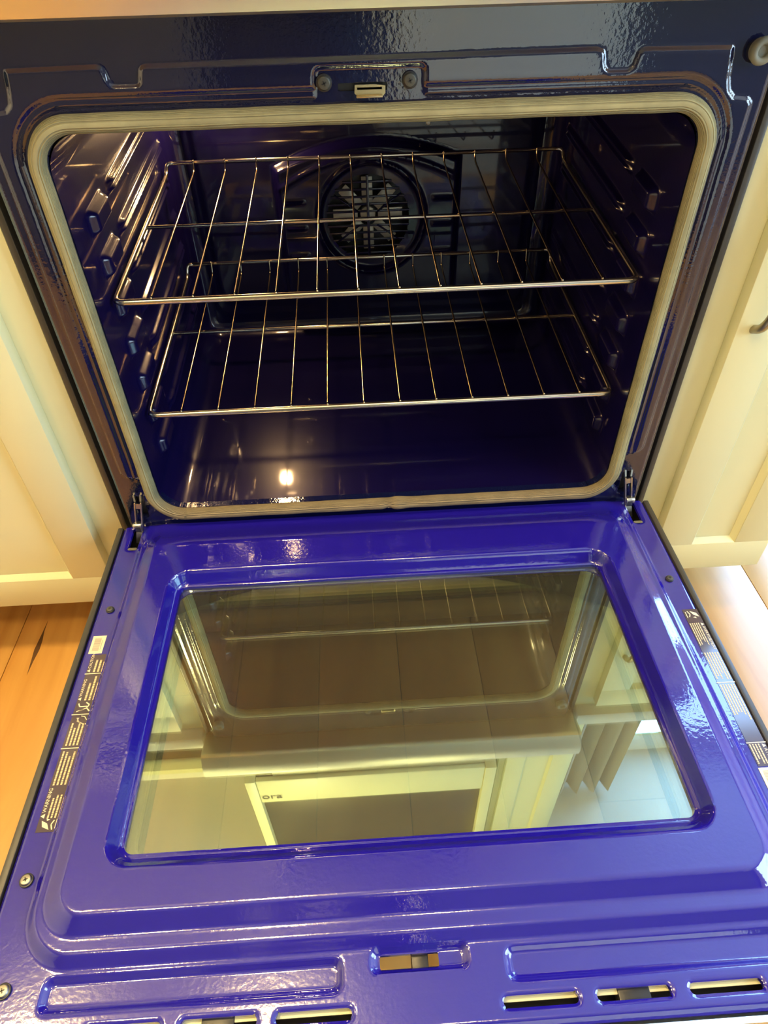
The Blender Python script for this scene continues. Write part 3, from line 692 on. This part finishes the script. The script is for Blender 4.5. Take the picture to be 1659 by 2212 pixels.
tip = [[(0, 7 * k), (6 * k, 10 * k), (9 * k, 16 * k), (3 * k, 14 * k)]] + stroke([(0, 4 * k), (5 * k, 6 * k), (9 * k, 4 * k)], 1.2 * k) + stroke([(1 * k, 1.5 * k), (10 * k, 1.5 * k)], 0.9 * k) + [[(9.5 * k, 8 * k), (11 * k, 12 * k), (8.5 * k, 11 * k)]]
runner = stroke([(1 * k, 3 * k), (5 * k, 7 * k), (9 * k, 5 * k), (12 * k, 9 * k)], 1.3 * k) + stroke([(5 * k, 7 * k), (2 * k, 14 * k)], 1.3 * k) + stroke([(7 * k, 7 * k), (7 * k, 15 * k), (11 * k, 17 * k)], 1.3 * k) + stroke([(4 * k, 10 * k), (1 * k, 17 * k)], 1.0 * k)
hand = stroke([(1 * k, 5 * k), (4 * k, 11 * k), (9 * k, 14 * k)], 1.0 * k) + stroke([(2 * k, 8 * k), (5 * k, 13 * k), (9 * k, 12 * k)], 0.8 * k) + stroke([(6 * k, 3 * k), (10 * k, 6 * k), (11 * k, 10 * k)], 0.8 * k) + stroke([(0.5 * k, 3 * k), (2 * k, 3 * k)], 1 * k)
# left strip: reading direction runs towards the hinge, a = s1 - s
S1 = 0.4195
def A(s): return S1 - s
make_label(-1, 'warning_label', -0.3575, -0.3365, 0.2185, S1, [
    ('poly', 0.002, 0.002, tip), ('head', A(0.4065), 0.0050, 'WARNING'), ('lines', A(0.4065), A(0.378), 0.001, 0.0150, 4),
    ('lines', A(0.3740), A(0.3380), 0.0005, 0.0195, 5), ('bar', A(0.3350)), ('lines', A(0.3320), A(0.3060), 0.0005, 0.0195, 5), ('poly', A(0.3090), 0.001, hand),
    ('bar', A(0.2960)), ('poly', A(0.2935), 0.001, runner), ('head', A(0.2790), 0.0046, 'WARNING'), ('lines', A(0.2790), A(0.2480), 0.001, 0.0145, 3),
    ('bar', A(0.2445)), ('head', A(0.2425), 0.0046, 'CAUTION'), ('lines', A(0.2425), A(0.2200), 0.001, 0.0145, 3)], 'dark strip of printed warnings on the left door edge')
T1 = 0.2020
def A2(s): return s - T1
make_label(1, 'warning_label', 0.3490, 0.3675, T1, 0.4005, [
    ('poly', 0.003, 0.001, tip), ('head', A2(0.2230), 0.0046, 'AVERTISSEMENT'), ('lines', A2(0.2230), A2(0.2560), 0.0005, 0.0130, 5),
    ('lines', A2(0.2650), A2(0.3020), 0.0005, 0.0180, 6), ('bar', A2(0.3045)), ('lines', A2(0.3070), A2(0.3500), 0.0005, 0.0180, 6), ('bar', A2(0.3755)),
    ('head', A2(0.3770), 0.0046, 'ATTENTION'), ('lines', A2(0.3770), A2(0.3990), 0.0005, 0.0125, 4)], 'dark strip of printed warnings on the right door edge')
def barcode(x0, x1, s0, s1):
    b = B(); z = 0.0005; b.mi = 0; b.box((x0, -s1, 0.0001), (x1, -s0, z)); b.mi = 1
    s = s0 + 0.0030
    while s < s1 - 0.0035:
        w = random.choice([0.0004, 0.0006, 0.001]); b.quad([(x0 + 0.0030, -s, z + 0.0002), (x1 - 0.0048, -s, z + 0.0002), (x1 - 0.0048, -s - w, z + 0.0002), (x0 + 0.0030, -s - w, z + 0.0002)]); s += w + random.choice([0.0003, 0.0006])
    b.quad([(x1 - 0.0036, -s0 - 0.006, z + 0.0002), (x1 - 0.0029, -s0 - 0.006, z + 0.0002), (x1 - 0.0029, -s1 + 0.005, z + 0.0002), (x1 - 0.0036, -s1 + 0.005, z + 0.0002)])
    return b.obj('barcode_label', [WHITEPRINT, GREYBAR], door, 0)
barcode(-0.3622, -0.3465, 0.1915, 0.2168)['label'] = 'white barcode sticker on the left door edge'
barcode(0.3480, 0.3680, 0.4020, 0.4330)['label'] = 'white barcode sticker on the right door edge'

# ================================================================== OVEN RACKS
def make_rack(z0, yf, yb, yl, zl, label):
    t = thing('oven_rack', label, 'oven rack', (0, 0, z0), 'oven racks')
    zz = lambda y: SLOPE * (y - yf)
    zb = zz(yb); zt = zl - z0; hw = 0.3005
    left = fillet([(-hw + 0.012, yf, 0), (-hw, yf + 0.001, 0.001), (-hw, yb, zb), (-hw + 0.002, yl, zt), (-hw + 0.014, yl + 0.001, zt)], 0.012)
    tube('side_rail', left, 0.0028, CHROME, t, 10); tube('side_rail', [(-p[0], p[1], p[2]) for p in left], 0.0028, CHROME, t, 10)
    tube('front_bar', fillet([(-hw + 0.001, yf + 0.004, 0.0004), (-hw + 0.006, yf - 0.0008, -0.0003), (hw - 0.006, yf - 0.0008, -0.0003), (hw - 0.001, yf + 0.004, 0.0004)], 0.006), 0.0037, CHROME, t, 12)
    tube('back_bar', [(-hw + 0.010, yl + 0.001, zt), (hw - 0.010, yl + 0.001, zt)], 0.0030, CHROME, t, 10)
    ym = yf + 0.187; tube('cross_bar', [(-hw, ym, zz(ym) - 0.0005), (hw, ym, zz(ym) - 0.0005)], 0.0026, CHROME, t, 10)
    w0 = None
    for i in range(12):
        x = -0.2588 + i * 0.5176 / 11
        if w0 is None:
            p = fillet([(0, yf - 0.001, 0.0036), (0, yf + 0.006, 0.0036), (0, yb, zb + 0.0032), (0, yl - 0.003, zt - 0.001), (0, yl - 0.0025, zt + 0.0040)], 0.006)
            w0 = tube('wire', p, 0.00140, THINWIRE, t, 8); o = w0
        else: o = copy_part(w0, t)
        o.location = (x, 0, 0)
    return t
make_rack(0.3115, 0.038, 0.396, 0.405, 0.3565, 'upper chrome wire rack inside the blue oven')
make_rack(0.1600, 0.035, 0.383, 0.391, 0.2090, 'lower chrome wire rack inside the blue oven')

# ================================================================== CABINETS
def shaker_door(parent, x0, x1, z0, z1, y, rail, mat):
    b = B(); d = 0.0195; bz = 0.007
    b.box((x0, y, z0), (x1, y + d, z0 + rail), 0.0012); b.box((x0, y, z1 - rail), (x1, y + d, z1), 0.0012)
    b.box((x0, y, z0 + rail - 0.001), (x0 + rail, y + d, z1 - rail + 0.001), 0.0012); b.box((x1 - rail, y, z0 + rail - 0.001), (x1, y + d, z1 - rail + 0.001), 0.0012)
    ix0, ix1, iz0, iz1 = x0 + rail, x1 - rail, z0 + rail, z1 - rail
    b.box((ix0 - 0.002, y + 0.009, iz0 - 0.002), (ix1 + 0.002, y + 0.016, iz1 + 0.002))
    o = [(ix0, y + 0.0005, iz0), (ix1, y + 0.0005, iz0), (ix1, y + 0.0005, iz1), (ix0, y + 0.0005, iz1)]
    i_ = [(ix0 + bz, y + 0.0088, iz0 + bz), (ix1 - bz, y + 0.0088, iz0 + bz), (ix1 - bz, y + 0.0088, iz1 - bz), (ix0 + bz, y + 0.0088, iz1 - bz)]
    for k in range(4): b.quad([o[k], o[(k + 1) % 4], i_[(k + 1) % 4], i_[k]])
    return b.obj('door', mat, parent)
def bow_pull(parent, x, z0, z1, y=0.0):
    p = fillet([(x, y + 0.004, z0), (x, y - 0.016, z0 + 0.010), (x, y - 0.028, z0 + 0.040), (x, y - 0.028, z1 - 0.040), (x, y - 0.016, z1 - 0.010), (x, y + 0.004, z1)], 0.02)
    return tube('pull', p, 0.0052, NICKEL, parent, 12)
def base_cabinet(x0, x1, label, dx0, dx1, pull=None, mat=CABPAINT, y=0.02, depth=0.62, face=1):
    t = thing('base_cabinet', label, 'cabinet', ((x0 + x1) / 2, y, FLOOR)); c = Vector(t.location)
    def put(o): o.location = -c; return o
    b = B(); b.box((x0, y, -0.1645), (x1, y + depth, 0.584), 0.001); put(b.obj('carcass', mat, t))
    put(B().box((x0 + 0.004, y + 0.135, FLOOR + 0.001), (x1 - 0.004, y + 0.15, -0.1645)).obj('toe_kick', mat, t))
    d = shaker_door(t, dx0, dx1, -0.160, 0.560, y - 0.0198, 0.0565, mat); put(d)
    if pull: o = bow_pull(d, *pull, y - 0.0198)
    return t
base_cabinet(-1.0, -0.3838, 'wide cream base cabinet with recessed panel door, left of the range', -0.940, -0.4205, (-0.900, 0.262, 0.392))
base_cabinet(0.3838, 0.602, 'narrow cream base cabinet with slim panel door, right of the range', 0.4175, 0.5980, (0.4375, 0.2600, 0.3900))
def worktop(x0, x1, y0, y1, label):
    o = B().box((x0, y0, 0.585), (x1, y1, 0.624), 0.004).obj('countertop', COUNTER); tag(o, label, 'countertop'); return o
worktop(-1.02, -0.384, -0.005, WALLB - 0.002, 'pale countertop on the wide cabinet left of the range')
worktop(0.384, 0.615, -0.005, WALLB - 0.002, 'pale countertop on the narrow cabinet right of the range')

# ---- things above and behind, seen as reflections in the glass and enamel
hood = thing('range_hood', 'over-range hood with dark front and pale trim, mirrored in the door glass', 'range hood', (0, 0.48, 1.10))
def hput(o, t): o.location = -Vector(t.location); return o
hput(B().box((-0.375, 0.31, 1.10), (0.315, WALLB - 0.002, 1.42), 0.003).obj('housing', STEEL, hood), hood)
hput(B().box((-0.43, 0.295, 1.42), (0.315, 0.312, 1.575), 0.003).obj('trim_band', CABPAINT, hood), hood)
hput(B().box((-0.43, 0.312, 1.42), (0.315, WALLB - 0.002, 2.10), 0.002).obj('chimney', DARKAPP, hood), hood)
hput(B().box((-0.465, 0.292, 1.42), (-0.4305, WALLB - 0.002, 2.105), 0.002).obj('side_post', CABPAINT, hood), hood)
hput(B().box((0.3155, 0.292, 1.42), (0.352, WALLB - 0.002, 2.105), 0.002).obj('side_post', CABPAINT, hood), hood)
cu = bpy.data.curves.new('letters', 'FONT'); cu.body = 'ora'; cu.size = 0.05; cu.extrude = 0.0006
lo = bpy.data.objects.new('letters', cu); COL.objects.link(lo); dg = bpy.context.evaluated_depsgraph_get()
lme = bpy.data.meshes.new_from_object(lo.evaluated_get(dg)); bpy.data.objects.remove(lo); lme.materials.append(DARKAPP)
lt_ = link('lettering', lme, hood); lt_.matrix_local = Matrix.Translation(Vector((-0.425, 0.2940, 1.545)) - Vector(hood.location)) @ Matrix(((1, 0, 0, 0), (0, 0, 1, 0), (0, -1, 0, 0), (0, 0, 0, 1)))
def upper_cabinet(x0, x1, label):
    t = thing('wall_cabinet', label, 'cabinet', ((x0 + x1) / 2, 0.49, 1.10))
    hput(B().box((x0, 0.335, 1.10), (x1, WALLB - 0.002, 2.09), 0.002).obj('carcass', CABPAINT, t), t)
    d = hput(shaker_door(t, x0 + 0.02, x1 - 0.02, 1.12, 2.07, 0.315, 0.06, CABPAINT), t); return t
upper_cabinet(0.37, 0.62, 'narrow cream wall cabinet above the right countertop')
cur = [(0.66 + 0.012 * i, 0.50 + 0.03 * math.sin(i * 1.1)) for i in range(22)]
cb = B(); va = [cb.bm.verts.new((x, y, 0.9)) for x, y in cur]; vb = [cb.bm.verts.new((x, y, 2.08)) for x, y in cur]
vc = [cb.bm.verts.new((x, y + 0.004, 0.9)) for x, y in cur]; vd = [cb.bm.verts.new((x, y + 0.004, 2.08)) for x, y in cur]
for i in range(21):
    cb.bm.faces.new((va[i], va[i + 1], vb[i + 1], vb[i])); cb.bm.faces.new((vc[i], vd[i], vd[i + 1], vc[i + 1])); cb.bm.faces.new((vb[i], vb[i + 1], vd[i + 1], vd[i])); cb.bm.faces.new((va[i], vc[i], vc[i + 1], va[i + 1]))
cb.bm.faces.new((va[0], vb[0], vd[0], vc[0])); cb.bm.faces.new((va[-1], vc[-1], vd[-1], vb[-1]))
tag(cb.obj('curtain', FABRIC, None, 60), 'grey pleated curtain beside the high window, mirrored in the door glass', 'curtain')
base_opp = [(0.10, 0.80, GREYCAB, 'sage grey cabinet across the room, mirrored in the oven frame'), (-1.5, -0.42, GREYDARK, 'dark grey cabinet across the room behind the photographer')]
for x0, x1, m, lab in base_opp:
    t = thing('base_cabinet', lab, 'cabinet', ((x0 + x1) / 2, -1.8, FLOOR))
    hput(B().box((x0, -2.15, FLOOR + 0.001), (x1, -1.62, 0.60), 0.002).obj('carcass', m, t), t)
    hput(shaker_door(t, x0 + 0.02, x1 - 0.02, -0.16, 0.56, -1.6, 0.06, m), t).location
    for c in t.children:
        if c.name.startswith('door'): c.location = Vector((0, 0, 0)) - Vector(t.location)
fr = thing('standin', 'tall black refrigerator added across the room for the dark reflection of the photographer', 'standin', (-0.16, -1.87, FLOOR))  # unseen dark block added, replaces the photographer in the reflections
hput(B().box((-0.41, -2.15, FLOOR + 0.001), (0.09, -1.66, 1.55), 0.004).obj('cabinet', DARKAPP, fr), fr)
hput(B().box((-0.41, -1.655, FLOOR + 0.03), (0.09, -1.60, 0.42), 0.006).obj('lower_door', DARKAPP, fr), fr)
hput(B().box((-0.41, -1.655, 0.43), (0.09, -1.60, 1.55), 0.006).obj('upper_door', DARKAPP, fr), fr)
hput(tube('handle', fillet([(0.05, -1.60, 0.5), (0.05, -1.56, 0.5), (0.05, -1.56, 0.95), (0.05, -1.60, 0.95)], 0.02), 0.009, STEEL, fr, 10), fr)

# ---- warm globe ceiling lights (each lamp's light is made here)
glow = [emis('warm_globe', WARM, e) for e in (158, 158, 105, 85)]
LAMP_LABELS = ('frosted warm dome ceiling light over the left floor', 'frosted warm dome ceiling light nearly over the oven door', 'frosted warm dome light added behind the photographer on the left to brighten the front', 'frosted warm dome light added behind the photographer on the right to brighten the front')
for i, (lx, ly) in enumerate(LAMPS):
    t = thing('ceiling_light', LAMP_LABELS[i], 'ceiling light', (lx, ly, CEIL), 'dome ceiling lights')
    B().cyl((0, 0, -0.014), (0, 0, 1), 0.070, 0.028, 28, bevel=0.003).obj('ceiling_plate', NICKEL, t)
    gbm = bmesh.new(); bmesh.ops.create_uvsphere(gbm, u_segments=28, v_segments=14, radius=0.105, matrix=Matrix.Translation((0, 0, -0.080)) @ Matrix.Diagonal((1, 1, 0.55, 1)))
    me = bpy.data.meshes.new('globe'); gbm.to_mesh(me); gbm.free(); me.materials.append(glow[i])
    me.polygons.foreach_set('use_smooth', np.ones(len(me.polygons), dtype=bool)); link('globe', me, t)
